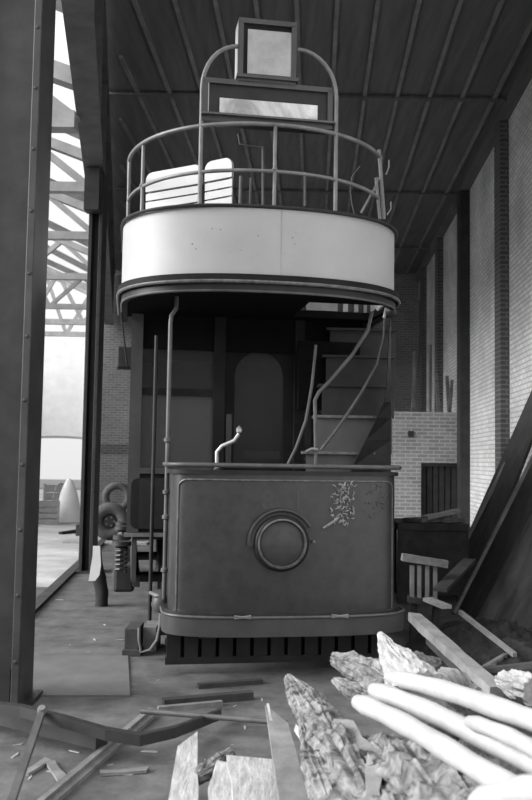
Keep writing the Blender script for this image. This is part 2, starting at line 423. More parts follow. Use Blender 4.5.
# pale scrap in the far bay
def far(px, py): return atz(px, py)
p = far(57, 522); t_ = empty('scrap_wheel', p); tag(t_, 'small dark wheel leaning among scrap in the bright bay', 'wheel')
MB().tube([(math.cos(a)*.2, 0, .22 + math.sin(a)*.2) for a in [i*math.pi/8 for i in range(16)]], .035, 8, close=True).build('rim', M['rubber'], t_)
mb = MB()
for i in range(4): a_ = i*math.pi/4; mb.cyl((math.cos(a_)*.2,0,.22+math.sin(a_)*.2), (-math.cos(a_)*.2,0,.22-math.sin(a_)*.2), .012, 6)
mb.build('spokes', M['rubber'], t_)
p = far(68, 522)
tag(MB().lathe([(.34, 0), (.3, .25), (.2, .7), (.08, 1.0), (0, 1.05)], p, (0,0,1), 14).build('tarpaulin_cover', M['pale'], origin=True), 'pale pointed tarpaulin cover in the bright bay', 'cover')
for (px, py, sx_, sz, lb) in ((46, 524, .5, .55, 'grey wooden crate at the left of the far scrap'), (52, 517, .4, .85, 'upright grey crate behind the small wheel')):
    p = far(px, py); c = empty('wooden_crate', p, .3); tag(c, lb, 'crate', 'crates in the bright bay')
    for kx in (-1, 1):
        for ky in (-1, 1): MB().box((kx*sx_/2-.03, ky*sx_/2-.03, 0), (kx*sx_/2+.03, ky*sx_/2+.03, sz)).build('corner_post', M['truss'], c)
    mb = MB()
    for k in range(4):
        z0 = .02 + k*(sz-.02)/4; z1 = z0 + (sz-.02)/4 - .03
        for s_ in (-1, 1):
            mb.box((-sx_/2+.03, s_*sx_/2-.015, z0), (sx_/2-.03, s_*sx_/2+.015, z1)); mb.box((s_*sx_/2-.015, -sx_/2+.03, z0), (s_*sx_/2+.015, sx_/2-.03, z1))
    mb.build('slat_sides', M['truss'], c)
p = far(61, 519); c = empty('hoop_chair', p, .4); tag(c, 'pale round backed chair standing among scrap in the bright bay', 'chair')
MB().lathe([(0, .42), (.2, .42), (.21, .45), (0, .46)], (0,0,0), (0,0,1), 16).build('seat', M['truss'], c)
for kx in (-1,1):
    for ky in (-1,1): MB().cyl((kx*.17, ky*.17, 0), (kx*.13, ky*.13, .43), .018, 8).build('leg', M['truss'], c)
MB().tube([(-.18*math.cos(a), .18, .44 + .45*math.sin(a)) for a in [i*math.pi/10 for i in range(11)]], .018, 8).build('back_hoop', M['truss'], c)
p = far(70, 535); tag(MB().beam((p.x-.2, p.y, .03), (p.x+.25, p.y+.8, .06), .08, .06).build('scrap_batten', M['dwood'], origin=True), 'short dark batten on the bright floor of the far bay', 'timber')

# ------------------------------------------------------------ THE TRAM
TR = Vector((at(281, 543, 6.25).x, 6.25, 0)); YAW = R(9.0)
tram = empty('tram_car', TR, YAW)
tag(tram, 'derelict open topped double deck tram car with dark dash and off white canopy', 'tram')
Rinv = Matrix.Rotation(-YAW, 3, 'Z')
def tl(px, py, Y): return Rinv @ (at(px, py, Y) - TR)
def plan(W, D, n, yend, y0=0., x0=0., seg=20):
    pts = []
    for i in range(seg + 1):
        t = math.pi/2 * i/seg
        pts.append((W * math.sin(t)**(2/n), D * (1 - math.cos(t)**(2/n))))
    right = pts + ([(W, yend)] if yend > D else [])
    left = [(-x, y) for x, y in right[1:]][::-1]
    return [(x + x0, y + y0) for x, y in left + right]
def lerp_plan(pl, x):   # y of plan front at given x
    for (xa, ya), (xb, yb) in zip(pl, pl[1:]):
        if xa <= x <= xb and xb > xa: return ya + (yb-ya)*(x-xa)/(xb-xa)
    return pl[0][1]
def T(mb, name, m, parent=tram, **k): return mb.build(name, M[m], parent, **k)

# platform and dash
DSH = .065
DP = plan(.85, .30, 3.2, .62, 0, DSH)
dash = T(MB().ribbon(DP, .46, 1.47, .035), 'dash_panel', 'dash')
# raised bead outlining the panel
def surf(pl, x, z, off=0.):
    return Vector((x, lerp_plan(pl, x) - off, z))
def bead(z0, z1, xm_, r):
    pts = []; rc = .06; xs = [i/16*2-1 for i in range(17)]
    for i in range(9, 0, -1): pts.append(surf(DP, DSH-xm_, z1-rc-(z1-z0-rc)*i/9, .004))
    for i in range(4, 0, -1): t = i/5*math.pi/2; pts.append(surf(DP, DSH-(xm_-rc+rc*math.sin(t)), z1-rc+rc*math.cos(t), .004))
    for x in xs: pts.append(surf(DP, x*(xm_-rc)+DSH, z1, .004))
    for i in range(1, 5): t = i/5*math.pi/2; pts.append(surf(DP, DSH+xm_-rc+rc*math.sin(t), z1-rc+rc*math.cos(t), .004))
    for i in range(1, 10): pts.append(surf(DP, DSH+xm_, z1-rc-(z1-z0-rc)*i/9, .004))
    return MB().tube(pts, r, 6)
T(bead(.47, 1.405, .80, .007), 'panel_bead', 'bead', dash)
T(MB().ribbon(plan(.875, .31, 3.2, .62, -.015, DSH), 1.445, 1.475, .05), 'lower_capping', 'trim')
T(MB().tube([(x, y, 1.51) for x, y in plan(.885, .31, 3.2, .62, -.02, DSH)], .017, 10), 'dash_rail', 'rail_d')
# hooded head lamp
LC = Vector((0, -.005, tl(281, 543, 6.25).z)); ax = (0, -1, 0)
lamp = T(MB().lathe([(.205, -.02), (.20, .03), (.185, .045), (.172, .045), (.172, .02), (.0, .02)], LC, ax, 48), 'head_lamp', 'trim')
T(MB().lathe([(.178, .035), (.176, .058), (.166, .062), (.16, .05), (.16, .03)], LC, ax, 48), 'lamp_ring', 'bead', lamp)
T(MB().lathe([(.160, .034), (.15, .042), (0, .046)], LC, ax, 40), 'lamp_plate', 'lens', lamp)
mb = MB(); pts = []
for i in range(25):
    t = R(-5 + 155*i/24); pts.append(LC + Vector((-math.cos(t)*.235, -.02, math.sin(t)*.235)))
mb.tube(pts, .014, 8)
vs = []; N = len(pts)
for p in pts: vs += [p, p + Vector((0, .03, 0)), LC + (p-LC)*.86 + Vector((0, 0, 0))]
mb.add(vs, [(i*3, i*3+3, i*3+4, i*3+1) for i in range(N-1)] + [(i*3, i*3+2, i*3+5, i*3+3) for i in range(N-1)], True)
T(mb, 'lamp_hood', 'dash', lamp)
T(MB().lathe([(0, -.03), (.012, -.03), (.012, .03), (0, .035)], LC + Vector((.235, 0, .01)), ax, 10), 'lamp_catch', 'bead', lamp)
# faded numerals above the lamp
def text_mesh(s, size, loc, m, parent, name):
    cu = bpy.data.curves.new(name, 'FONT'); cu.body = s; cu.size = size; cu.extrude = .001; cu.align_x = 'CENTER'
    to = bpy.data.objects.new(name, cu); col.objects.link(to)
    dg = bpy.context.evaluated_depsgraph_get(); me = bpy.data.meshes.new_from_object(to.evaluated_get(dg))
    bpy.data.objects.remove(to)
    o = bpy.data.objects.new(name, me); col.objects.link(o); me.materials.clear(); me.materials.append(M[m])
    o.parent = parent; o.location = loc; o.rotation_euler = (R(90), 0, 0); return o
o = text_mesh('8', .19, (-.10, -.0015, 1.20), 'faint', dash, 'faded_numeral'); o['label'] = 'faded grey figure 8'
o = text_mesh('1', .19, (.12, -.0015, 1.20), 'faint', dash, 'faded_numeral'); o['label'] = 'faded grey figure 1'
# peeling coat of arms
def peel(cx, cz, w_, h_, n, seed, r):
    rnd = random.Random(seed); mb = MB()
    for i in range(n):
        a_ = rnd.uniform(0, 6.28); rr = math.sqrt(rnd.random())
        x = cx + math.cos(a_)*rr*w_; z = cz + math.sin(a_)*rr*h_
        t = rnd.uniform(0, 6.28); L = rnd.uniform(.012, .05); pts = []
        for k in range(5):
            t += rnd.uniform(-.7, .7); x += math.cos(t)*L/4; z += math.sin(t)*L/4
            pts.append(surf(DP, x, z, .004 + .006*math.sin(k/4*3.14)))
        mb.tube(pts, r, 4, rs=[r*.5, r, r*1.4, r, r*.4])
    return mb
lc = tl(344, 506, 6.3); cr = T(peel(lc.x, lc.z, .10, .15, 90, 3, .0045), 'peeling_crest', 'flake', dash); cr['label'] = 'peeling remains of a painted coat of arms'
mb = peel(lc.x + .02, lc.z + .10, .07, .07, 30, 13, .004)
p0 = tl(323, 528, 6.3); p1 = tl(338, 519, 6.3); mb.tube([surf(DP, p0.x, p0.z, .008), surf(DP, p1.x, p1.z, .012)], .009, 6)
T(mb, 'paint_flakes', 'flake', cr)
lc = tl(375, 502, 6.4); o = T(peel(lc.x, lc.z, .09, .14, 26, 5, .0025), 'crest_traces', 'bead', dash)
# platform floor, fender
def plate(pl, z0, z1, hole=None, back=None):
    mb = MB(); n = 40
    ymax = back if back else max(y for x, y in pl); ymin = min(y for x, y in pl)
    def hw(y):
        xs = [x for x, yy in pl if yy <= y + 1e-6]; 
        best = 0
        for (xa, ya), (xb, yb) in zip(pl, pl[1:]):
            if xa >= cx0 and ((ya <= y <= yb) and yb > ya): best = max(best, xa + (xb-xa)*(y-ya)/(yb-ya) - cx0)
        return best if best else max(xs or [cx0]) - cx0
    cx0 = (pl[0][0] + pl[-1][0])/2
    ys = [ymin + (ymax-ymin)*(i/n)**1.6 for i in range(n+1)]
    if hole: ys = sorted(set(ys + [hole[2], hole[3]]))
    for ya, yb in zip(ys, ys[1:]):
        wa, wb = hw(ya), hw(yb); segs = [(-1, 1)]
        def q(x0a, x1a, x0b, x1b):
            mb.add([(x0a,ya,z0),(x1a,ya,z0),(x1b,yb,z0),(x0b,yb,z0),(x0a,ya,z1),(x1a,ya,z1),(x1b,yb,z1),(x0b,yb,z1)],
                   [(0,3,2,1),(4,5,6,7),(0,1,5,4),(1,2,6,5),(2,3,7,6),(3,0,4,7)])
        if hole and ya >= hole[2]-1e-6 and yb <= hole[3]+1e-6:
            q(cx0-wa, hole[0], cx0-wb, hole[0])
            if cx0+wa > hole[1]: q(hole[1], cx0+wa, hole[1], cx0+wb)
        else: q(cx0-wa, cx0+wa, cx0-wb, cx0+wb)
    return mb
T(plate(plan(.85, .30, 3.2, 1.34, .03, DSH), .47, .53), 'platform_floor', 'dwood')
FP = plan(.905, .36, 3.0, .50, -.08, DSH+.01)
fd = T(MB().ribbon(FP, .31, .44, .03), 'fender', 'body_l')
T(MB().tube([(x, y, .445) for x, y in FP], .011, 8), 'fender_lip', 'rail_d', fd)
T(MB().ribbon(plan(.885, .32, 3.0, .48, -.03, DSH), .44, .47, .2), 'fender_ledge', 'dash')
for xx in (-.28, .42):
    p = Vector((xx, lerp_plan(FP, xx) - .01, .45))
    T(MB().cyl(p + Vector((-.06, 0, .008)), p + Vector((.06, 0, -.008)), .009, 8).cyl(p + Vector((-.06, 0, -.008)), p + Vector((.06, 0, .008)), .009, 8), 'fender_clip', 'rail', fd)
for sx_ in (-.5, .5): T(MB().box((sx_-.06, .1, .27), (sx_+.06, 2.0, .42)), 'platform_bearer', 'iron')
T(MB().box((-.8, 1.0, .12), (.8, 1.06, .42)), 'life_guard_beam', 'iron')
lg = T(MB().box((-.78, .72, .10), (.78, .76, .15)), 'life_guard', 'dwood')
T(MB().box((-.80, .20, .36), (.84, .245, .42)), 'gate_beam', 'trim')  # slatted gate added to fill the shaded gap under the fender
T(MB().box((-.79, .25, .08), (.83, .27, .40)), 'shade_board', 'shade_black')  # near black sheet put in for shade behind the slats
T(MB().box((-.80, .20, .07), (.84, .24, .12)), 'gate_foot', 'trim')
for k in range(13): T(MB().box((-.79+k*.127, .205, .1), (-.79+k*.127+.10, .235, .38)), 'gate_slat', 'trim')
mb = MB()
for k in range(12): mb.box((-.76+k*.135, .70, .10), (-.70+k*.135, .73, .40))
T(mb, 'guard_slats', 'dwood', lg)
# light curved guard iron at the near left corner
pts = [tl(x, y, 6.75) for x, y in ((161, 606), (160, 625), (157, 640), (150, 650), (141, 652), (139, 640), (139, 628))]
T(MB().tube(pts, .012, 8), 'guard_iron', 'rail')
p = tl(161, 604, 6.6); T(MB().lathe([(0, -.07), (.06, -.05), (.075, 0), (.06, .05), (0, .07)], p, (0,0,1), 14), 'corner_casting', 'body_l')
# handrail poles at platform left
pp = tl(165, 560, 6.55); px_, py_ = pp.x, pp.y
tp = tl(172, 302, 6.6); tm = tl(166, 322, 6.55)
T(MB().tube([(px_, py_, .5), (px_, py_, tm.z), (px_+.005, py_, tm.z+.05), (px_+.04, py_+.01, tp.z-.06), (px_+.045, py_+.02, tp.z+.05)], .017, 10), 'platform_pole', 'rail_d')
for z in (tl(165, 492, 6.55).z, tl(165, 517, 6.55).z, tl(165, 570, 6.55).z, tl(165, 440, 6.55).z): T(MB().lathe([(.017, -.02), (.03, -.012), (.03, .012), (.017, .02)], (px_, py_, z), (0,0,1), 12), 'pole_collar', 'rail_d')
qq = tl(153, 480, 7.05)
T(MB().tube([(qq.x, qq.y, .25), (qq.x, qq.y, tl(153, 338, 7.05).z + .02)], .016, 10), 'entrance_pole', 'trim')
T(MB().cyl((qq.x, qq.y, .47), (px_, py_, .5), .015, 8), 'pole_stay', 'rail')
# brake handle
p = [tl(x, y, 6.62) for x, y in ((217, 468), (217, 452), (222, 446), (234, 441), (239, 434))]
bh = T(MB().tube(p, .016, 10), 'brake_handle', 'brass')
T(MB().lathe([(0, -.03), (.022, -.015), (.024, .01), (0, .035)], p[-1] + Vector((0,0,.03)), (0,0,1), 12), 'handle_knob', 'brass', bh)
T(MB().cyl((p[0].x, p[0].y, .53), (p[0].x, p[0].y, p[0].z), .03, 12), 'brake_column', 'iron')
cxp = p[0] + Vector((.55, .25, 0))
T(MB().box((cxp.x-.16, cxp.y-.12, .53), (cxp.x+.1, cxp.y+.12, 1.42)), 'controller_case', 'iron', bevel=.03)

# canopy -------------------------------------------------------------
CX = -.07
CP = plan(1.12, .85, 2.3, 1.7, .0, CX, seg=28)
canopy = T(MB().ribbon(CP, 2.90, 3.405, .03), 'canopy_panel', 'band')
T(MB().tube([(x, y, 3.41) for x, y in plan(1.125, .80, 2.35, 1.7, -.005, CX, 28)], .014, 8), 'panel_capping', 'trim', canopy)
T(MB().box((-.03, -.004, 2.9), (-.024, 0.004, 3.4)), 'panel_seam', 'opal2', canopy)
rnd = random.Random(5); mb = MB()
for i in range(16):
    x = rnd.uniform(-.7, .1); z = rnd.uniform(3.02, 3.25); T(MB().lathe([(0, 0), (rnd.uniform(.002, .006), .001)], surf(CP, x, z, .002), (0, -1, 0), 6), 'paint_chip', 'rail', canopy)
rim = T(MB().ribbon(plan(1.15, .83, 2.35, 1.7, -.03, CX, 28), 2.855, 2.90, .06), 'canopy_rim', 'body')
T(MB().tube([(x, y, 2.845) for x, y in plan(1.145, .82, 2.35, 1.7, -.025, CX, 28)], .014, 8), 'rim_bead', 'bead', rim)
T(MB().ribbon(plan(1.12, .80, 2.35, 1.7, .0, CX, 28), 2.78, 2.86, .05), 'canopy_fascia', 'trim')
T(MB().tube([(x, y, 2.78) for x, y in plan(1.115, .80, 2.35, 1.7, .005, CX, 28)], .010, 8), 'fascia_bead', 'rail_d')
hole = (.28, .97, .45, 1.15)
T(plate(plan(1.09, .78, 2.35, 1.4, .03, CX, 28), 2.80, 2.86, hole, 1.5), 'canopy_floor', 'shade_black')
# right hand canopy end casting and destination leftovers
# railings
RP = plan(1.09, 1.10, 2.15, 1.6, .03, CX, 28); RP = [p for p in RP if not (p[0] > 0 and p[1] > .60)]
T(MB().tube([(x, y, 4.045) for x, y in RP], .0165, 10), 'top_rail', 'rail')
T(MB().tube([(x, y, 3.69) for x, y in RP], .0145, 10), 'middle_rail', 'rail')
def rp(px, zpy=180):   # local x along the rail whose pixel column matches
    best = None
    for i in range(len(RP)-1):
        for k in range(6):
            x = RP[i][0] + (RP[i+1][0]-RP[i][0])*k/6; y = RP[i][1] + (RP[i+1][1]-RP[i][1])*k/6
            wv = TR + Matrix.Rotation(YAW, 3, 'Z') @ Vector((x, y, 3.8)); cv = cam_rot.transposed() @ (wv - EYE)
            ppx = 266 + cv.x / -cv.z * F
            if y > 1.05: continue
            if best is None or abs(ppx - px) < best[0]: best = (abs(ppx - px), x, y)
    return best[1], best[2]
for px, ztop in ((143, 4.02), (275, 4.05)):
    x, y = rp(px); T(MB().tube([(x, y, 3.4), (x, y, ztop)], .014, 10).lathe([(.014, -.02), (.026, 0), (.014, .02)], (x, y, 3.70), (0,0,1), 10), 'rail_post', 'rail')
for s_ in (-1,):
    x, y = CX + s_*1.085, 1.0
    T(MB().tube([(x, y, 3.4), (x, y, 4.02)], .014, 10), 'rail_post', 'rail')
    x, y = CX + s_*1.09, 1.58
    T(MB().tube([(x, y, 3.4), (x, y, 4.03)], .014, 10), 'rail_post', 'rail')
# broken post, strut and bent wires on the right
def seg3(pts, r, name, m='rail', Y=6.95, parent=tram): return T(MB().tube([tl(x, y, Y) for x, y in pts], r, 8), name, m, parent)
seg3(((379, 150), (381, 175), (384, 219)), .016, 'rail_post', Y=6.9)
seg3(((376, 178), (380, 219)), .014, 'broken_strut', Y=6.88)
seg3(((361, 213), (376, 186), (378, 178), (375, 180)), .010, 'broken_strut', Y=6.85)
seg3(((360, 166), (352, 176), (350, 190), (352, 205), (355, 216)), .004, 'bent_wire', 'rail_d', 6.8)
seg3(((389, 160), (389, 167), (386, 175)), .006, 'bent_wire', Y=7.0)
seg3(((391, 202), (391, 209), (387, 215)), .006, 'bent_wire', Y=7.0)
# hoop that carries the indicator boxes
xl, yl = rp(201); xr, yr = rp(336)
HY = (yl + yr)/2
YH = (TR + Matrix.Rotation(YAW, 3, 'Z') @ Vector((-.1, HY - .03, 0))).y
zc = tl(201, 90, YH).z; zt = tl(240, 46, YH).z; xbl = tl(238, 50, YH).x; xbr = tl(299, 50, YH).x
def quarter(x0, x1):
    pts = [(x0, 0, 3.4), (x0, 0, zc)]
    for i in range(1, 9): t = i/8*math.pi/2; pts.append((x0 + (x1-x0)*(1-math.cos(t)), 0, zc + (zt-zc)*math.sin(t)))
    return pts
T(MB().tube([(x, yl, z) for x, _, z in quarter(xl, xbl)], .016, 10), 'hoop_post', 'rail')
T(MB().tube([(x, yr, z) for x, _, z in quarter(xr, xbr)], .016, 10), 'hoop_post', 'rail')
# destination box (wide) and number box (square)
def sign_box(px0, py0, px1, py1, Y, dep, name, m, ppx0, ppy0, ppx1, ppy1, pm, label):
    a_ = tl(px0, py1, Y); b_ = tl(px1, py0, Y); y0 = yl - .03; x0, x1, z0, z1 = a_.x, b_.x, a_.z, b_.z
    bx_ = T(MB().box((x0, y0+.02, z0), (x1, y0+dep, z1)), name, m, bevel=.008); bx_['label'] = label
    fr = MB(); t = .028
    fr.box((x0-.01, y0, z1-t), (x1+.01, y0+.03, z1+.012)); fr.box((x0-.01, y0, z0-.01), (x1+.01, y0+.03, z0+t))
    fr.box((x0-.01, y0, z0), (x0+t, y0+.03, z1)); fr.box((x1-t, y0, z0), (x1+.01, y0+.03, z1))
    T(fr, 'box_frame', 'body_l', bx_)
    a_ = tl(ppx0, ppy1, Y); b_ = tl(ppx1, ppy0, Y)
    T(MB().box((a_.x, y0+.008, a_.z), (b_.x, y0+.022, b_.z)), 'blind', pm, bx_)
    return bx_, (x0, x1, y0, z0, z1)
db, dd = sign_box(204, 121, 334, 84, YH, .2, 'destination_box', 'trim', 219, 101, 320, 116, 'opal', 'wide box with a pale strip of blind')
T(MB().box((dd[0]-.02, dd[2]-.03, dd[4]+.01), (dd[1]+.02, dd[2]+.22, dd[4]+.025)), 'box_lid', 'rail_d', db)
T(MB().box((dd[0]+.012, dd[2]+.004, dd[3]+.03), (dd[0]+.035, dd[2]+.02, dd[4]-.02)), 'white_edge', 'seat', db)
nb, nd = sign_box(240, 80, 296, 22, YH, .22, 'number_box', 'body', 248, 74, 294, 29, 'opal2', 'square box with a dusty grey pane on top of the wide box')
T(MB().box((nd[0]-.02, nd[2]-.02, nd[4]+.005), (nd[1]+.025, nd[2]+.24, nd[4]+.03)), 'box_lid', 'body_l', nb)
T(MB().box((nd[0]-.012, nd[2]+.03, nd[3]+.02), (nd[0], nd[2]+.2, nd[4]-.02)), 'white_edge', 'seat', nb)
# stubs between railings
seg3(((263, 206), (263, 147)), .011, 'stub_post', 'rail_d', 6.7)
seg3(((263, 148), (250, 146), (240, 144), (238, 134)), .008, 'stub_arm', 'rail_d', 6.7)
seg3(((305, 206), (305, 172)), .010, 'stub_post', 'rail_d', 6.6)
seg3(((240, 206), (241, 176)), .014, 'stub_post', 'rail_d', 6.9)
seg3(((250, 206), (251, 178)), .010, 'stub_post', 'rail_d', 6.95)
# upper deck and its white slatted seats
T(MB().box((-1.05, 1.48, 2.86), (.95, 6.6, 2.98)), 'upper_deck', 'dwood')
def deck_seat(cor, Ya, Yb, label, nsl=6):
    (xa, ya), (xb, yb) = cor      # top corners in the photograph, heights run down to the deck
    A = tl(xa, ya, Ya); B = tl(xb, yb, Yb); ztop = (A.z + B.z)/2; A.z = B.z = ztop
    d = (B - A).normalized(); up = Vector((0,0,1)); nrm = d.cross(up)
    L = (B - A).length
    mb = MB(); vs = []; rc = .07; nz = ztop - .17
    out = [A + up*(nz-ztop)]
    for i in range(6): t = i/5*math.pi/2; out.append(A + d*(rc*(1-math.cos(t))) + up*(-rc + rc*math.sin(t)))
    for i in range(6): t = i/5*math.pi/2; out.append(B - d*(rc*(1-math.sin(t))) + up*(-rc + rc*math.cos(t)))
    out.append(B + up*(nz-ztop)); k = len(out)
    vs = [p + nrm*.015 for p in out] + [p - nrm*.015 for p in out]
    mb.add(vs, [tuple(range(k)), tuple(range(2*k-1, k-1, -1))] + [(i, i+k, (i+1) % k + k, (i+1) % k) for i in range(k)])
    st = T(mb, 'deck_seat', 'seat'); st['label'] = label
    z = nz - .012; mb = MB()
    for i in range(nsl):
        mb.beam(A + up*(z-.035-ztop), B + up*(z-.035-ztop), .016, .062); z -= .076
    T(mb, 'back_slats', 'seat', st)
    for e in (.03, L-.03): 
        T(MB().beam(A + d*e - nrm*-.0 + up*(3.0-ztop) + nrm*.02*-1, A + d*e + up*(-.08-ztop+ztop) - nrm*.02, .03, .02, nrm), 'seat_upright', 'seat', st)
    mb = MB()
    for i in range(5): o_ = -nrm*(.05+.085*i); mb.beam(A + o_ + up*(3.38-ztop), B + o_ + up*(3.38-ztop), .065, .02)
    T(mb, 'seat_slats', 'seat', st)
    for e in (.06, L-.06):
        T(MB().beam(A + d*e - nrm*.2 + up*(2.98-ztop), A + d*e - nrm*.2 + up*(3.37-ztop), .3, .03, d), 'seat_end', 'seat', st)
deck_seat(((147, 172), (202, 166)), 7.5, 7.22, 'white slatted seat at the left behind the rails')
deck_seat(((206, 162), (233, 158)), 7.2, 7.05, 'narrow white slatted seat nearer the middle', 6)

# saloon --------------------------------------------------------------
BY = 1.35; SW = 1.08; SX = -.02
def bx(x0, y0, z0, x1, y1, z1): return MB().box((x0+SX, y0, z0), (x1+SX, y1, z1))
bulk = T(bx(-SW, BY, .92, -.34, BY+.05, 1.44), 'bulkhead', 'body')
T(bx(.36, BY, .92, SW, BY+.05, 1.44), 'bulkhead_panel', 'body', bulk)
T(bx(-SW, BY, 2.50, SW, BY+.05, 2.80), 'bulkhead_header', 'shade_black', bulk)
for x0, x1 in ((-SW, -SW+.10), (-.36, -.26), (.36, .45), (SW-.1, SW)): T(bx(x0, BY-.02, .92, x1, BY+.07, 2.80), 'pillar', 'body_l' if x0 == -SW else 'body', bulk)
T(bx(-SW+.1, BY, 2.10, -.36, BY+.05, 2.16), 'transom', 'body', bulk)
T(bx(-SW+.1, BY-.02, 1.42, -.36, BY+.06, 1.47), 'window_sill', 'body_l', bulk)
T(bx(-SW+.1, BY+.02, 1.46, -.36, BY+.03, 2.12), 'window_pane', 'glass_l', bulk)
T(bx(-SW+.1, BY+.02, 2.14, -.36, BY+.03, 2.50), 'window_pane', 'glass', bulk)
T(bx(.45, BY+.02, 1.46, SW-.1, BY+.03, 2.50), 'window_pane', 'glass', bulk)
# rounded waist panel on the left
mb = MB(); x0, x1, z0, z1, rc = -SW+.03, -.62, .95, 1.38, .06; out = []
for cx_, cz_, t0 in ((x1-rc, z1-rc, 0), (x0+rc, z1-rc, 90), (x0+rc, z0+rc, 180), (x1-rc, z0+rc, 270)):
    for i in range(5): t = R(t0 + i*22.5); out.append((cx_+rc*math.cos(t)+SX, BY-.02, cz_+rc*math.sin(t)))
k = len(out); mb.add(out + [(x, y+.03, z) for x, y, z in out], [tuple(range(k))[::-1]] + [(i, (i+1) % k, (i+1) % k+k, i+k) for i in range(k)])
T(mb, 'waist_panel', 'trim', bulk)
T(bx(-SW-.02, BY-.05, .885, -.6, BY+.02, .915), 'panel_ledge', 'rail', bulk)
# arched sliding door
dr = MB(); dx0, dx1 = -.26, .36; ztop = 2.60; mid = (dx0+dx1)/2; aw = .22; N = 16; wz0 = 1.52; wz1 = 2.29
y0, y1 = BY+.03, BY+.06
dr.box((dx0+SX, y0, .92), (dx1+SX, y1, wz0)); dr.box((dx0+SX, y0, wz0), (mid-aw+SX, y1, ztop)); dr.box((mid+aw+SX, y0, wz0), (dx1+SX, y1, ztop))
for i in range(N):
    a0, a1 = math.pi*i/N, math.pi*(i+1)/N
    xa, xb = mid+SX - aw*math.cos(a0), mid+SX - aw*math.cos(a1); za, zb = wz1 + aw*math.sin(a0), wz1 + aw*math.sin(a1)
    dr.add([(xa,y0,za),(xb,y0,zb),(xb,y0,ztop),(xa,y0,ztop),(xa,y1,za),(xb,y1,zb),(xb,y1,ztop),(xa,y1,ztop)], [(0,1,2,3),(7,6,5,4),(0,4,5,1)])
door_ = T(dr, 'saloon_door', 'body')
mb = MB(); out = [(mid-aw, wz0), (mid+aw, wz0)] + [(mid+aw*math.cos(math.pi*i/12), wz1+aw*math.sin(math.pi*i/12)) for i in range(13)]
k = len(out); mb.add([(x+SX, y0+.01, z) for x, z in out] + [(x+SX, y0+.016, z) for x, z in out], [tuple(range(k)), tuple(range(2*k-1, k-1, -1))])
T(mb, 'door_pane', 'glass', door_)
T(bx(-.24, y0-.01, 1.50, -.19, y0+.0, 1.95), 'door_notice', 'body_l', door_)
T(MB().box((mid-.12+SX, y1+.003, 1.56), (mid+.2+SX, y1+.01, 1.63)), 'sash_rail', 'stair', door_)
# sides, roof, rear
for s_ in (-1, 1):
    X0, X1 = sorted((s_*SW, s_*(SW-.04)))
    sd_ = T(bx(X0, BY, .92, X1, 5.4, 1.45), 'side_panel', 'body')
    X0r, X1r = sorted((s_*(SW-.05), s_*(SW-.09)))
    T(bx(X0r, BY+.02, .5, X1r, 5.4, .92), 'rocker_panel', 'body_l')
    T(bx(X0, BY, 2.45, X1, 5.4, 2.85), 'cant_rail', 'body')
    for k in range(6):
        yy = BY + .02 + k*(5.4-BY-.1)/5
        T(bx(X0, yy, 1.45, X1, yy+.08, 2.45), 'pillar', 'body', sd_)
    for k in range(5):
        yy = BY + .1 + k*(5.4-BY-.1)/5
        T(MB().box(((X0+X1)/2-.004+SX, yy, 1.45), ((X0+X1)/2+.004+SX, yy+.73, 2.45)), 'window_pane', 'glass', sd_)
T(bx(-SW, 5.36, .92, SW, 5.4, 2.85), 'rear_bulkhead', 'shade_black')
T(bx(-SW+.05, BY, .86, SW-.05, 5.4, .92), 'saloon_floor', 'dwood')
T(bx(-.62, BY-.012, .53, .9, BY+.02, .92), 'step_riser', 'shade_black')
# lamp bracket outside left pillar
p = tl(122, 358, 7.7); T(MB().box((p.x-.05, p.y-.06, p.z-.1), (p.x+.1, p.y+.06, p.z+.1)), 'side_lamp', 'iron', bevel=.02)
T(MB().cyl(tl(121, 312, 7.2), tl(127, 365, 7.5), .008, 6), 'stay_rod', 'iron')
# truck
for s_ in (-1, 1):
    fr = T(MB().box((s_*.98-.03+SX, 1.6, .42), (s_*.98+.03+SX, 4.9, .52)), 'truck_frame', 'iron')
    for yw in (2.35, 4.15):
        T(MB().lathe([(0, -.06), (.36, -.06), (.38, -.05), (.38, .03), (.41, .03), (.41, .06), (0, .06)], (s_*.66+SX, yw, .41), (-s_, 0, 0), 32), 'wheel', 'iron')
        ab = T(MB().box((s_*1.09-.1+SX, yw-.13, .28), (s_*1.09+.1+SX, yw+.13, .54)), 'axle_box', 'iron', bevel=.03)
        T(MB().lathe([(0, .12), (.09, .1), (.11, .0)], (s_*1.09+SX, yw, .41), (s_, 0, 0), 16), 'box_cover', 'iron', ab)
        for dy in (-.32, .32):
            T(MB().tube([(s_*1.12+SX + .05*math.cos(t*.9), yw+dy + .05*math.sin(t*.9), .50+.006*t) for t in range(40)], .014, 6), 'coil_spring', 'iron', fr)
            T(MB().lathe([(0, .74), (.09, .74), (.09, .78), (0, .79)], (s_*1.12+SX, yw+dy, 0), (0,0,1), 14), 'spring_cap', 'iron', fr)
for yw in (2.35, 4.15): T(MB().cyl((-1.0+SX, yw, .41), (1.0+SX, yw, .41), .05, 14), 'axle', 'iron')
T(MB().box((-.5, 2.6, .2), (.5, 3.9, .75)), 'motor_case', 'iron', bevel=.05)

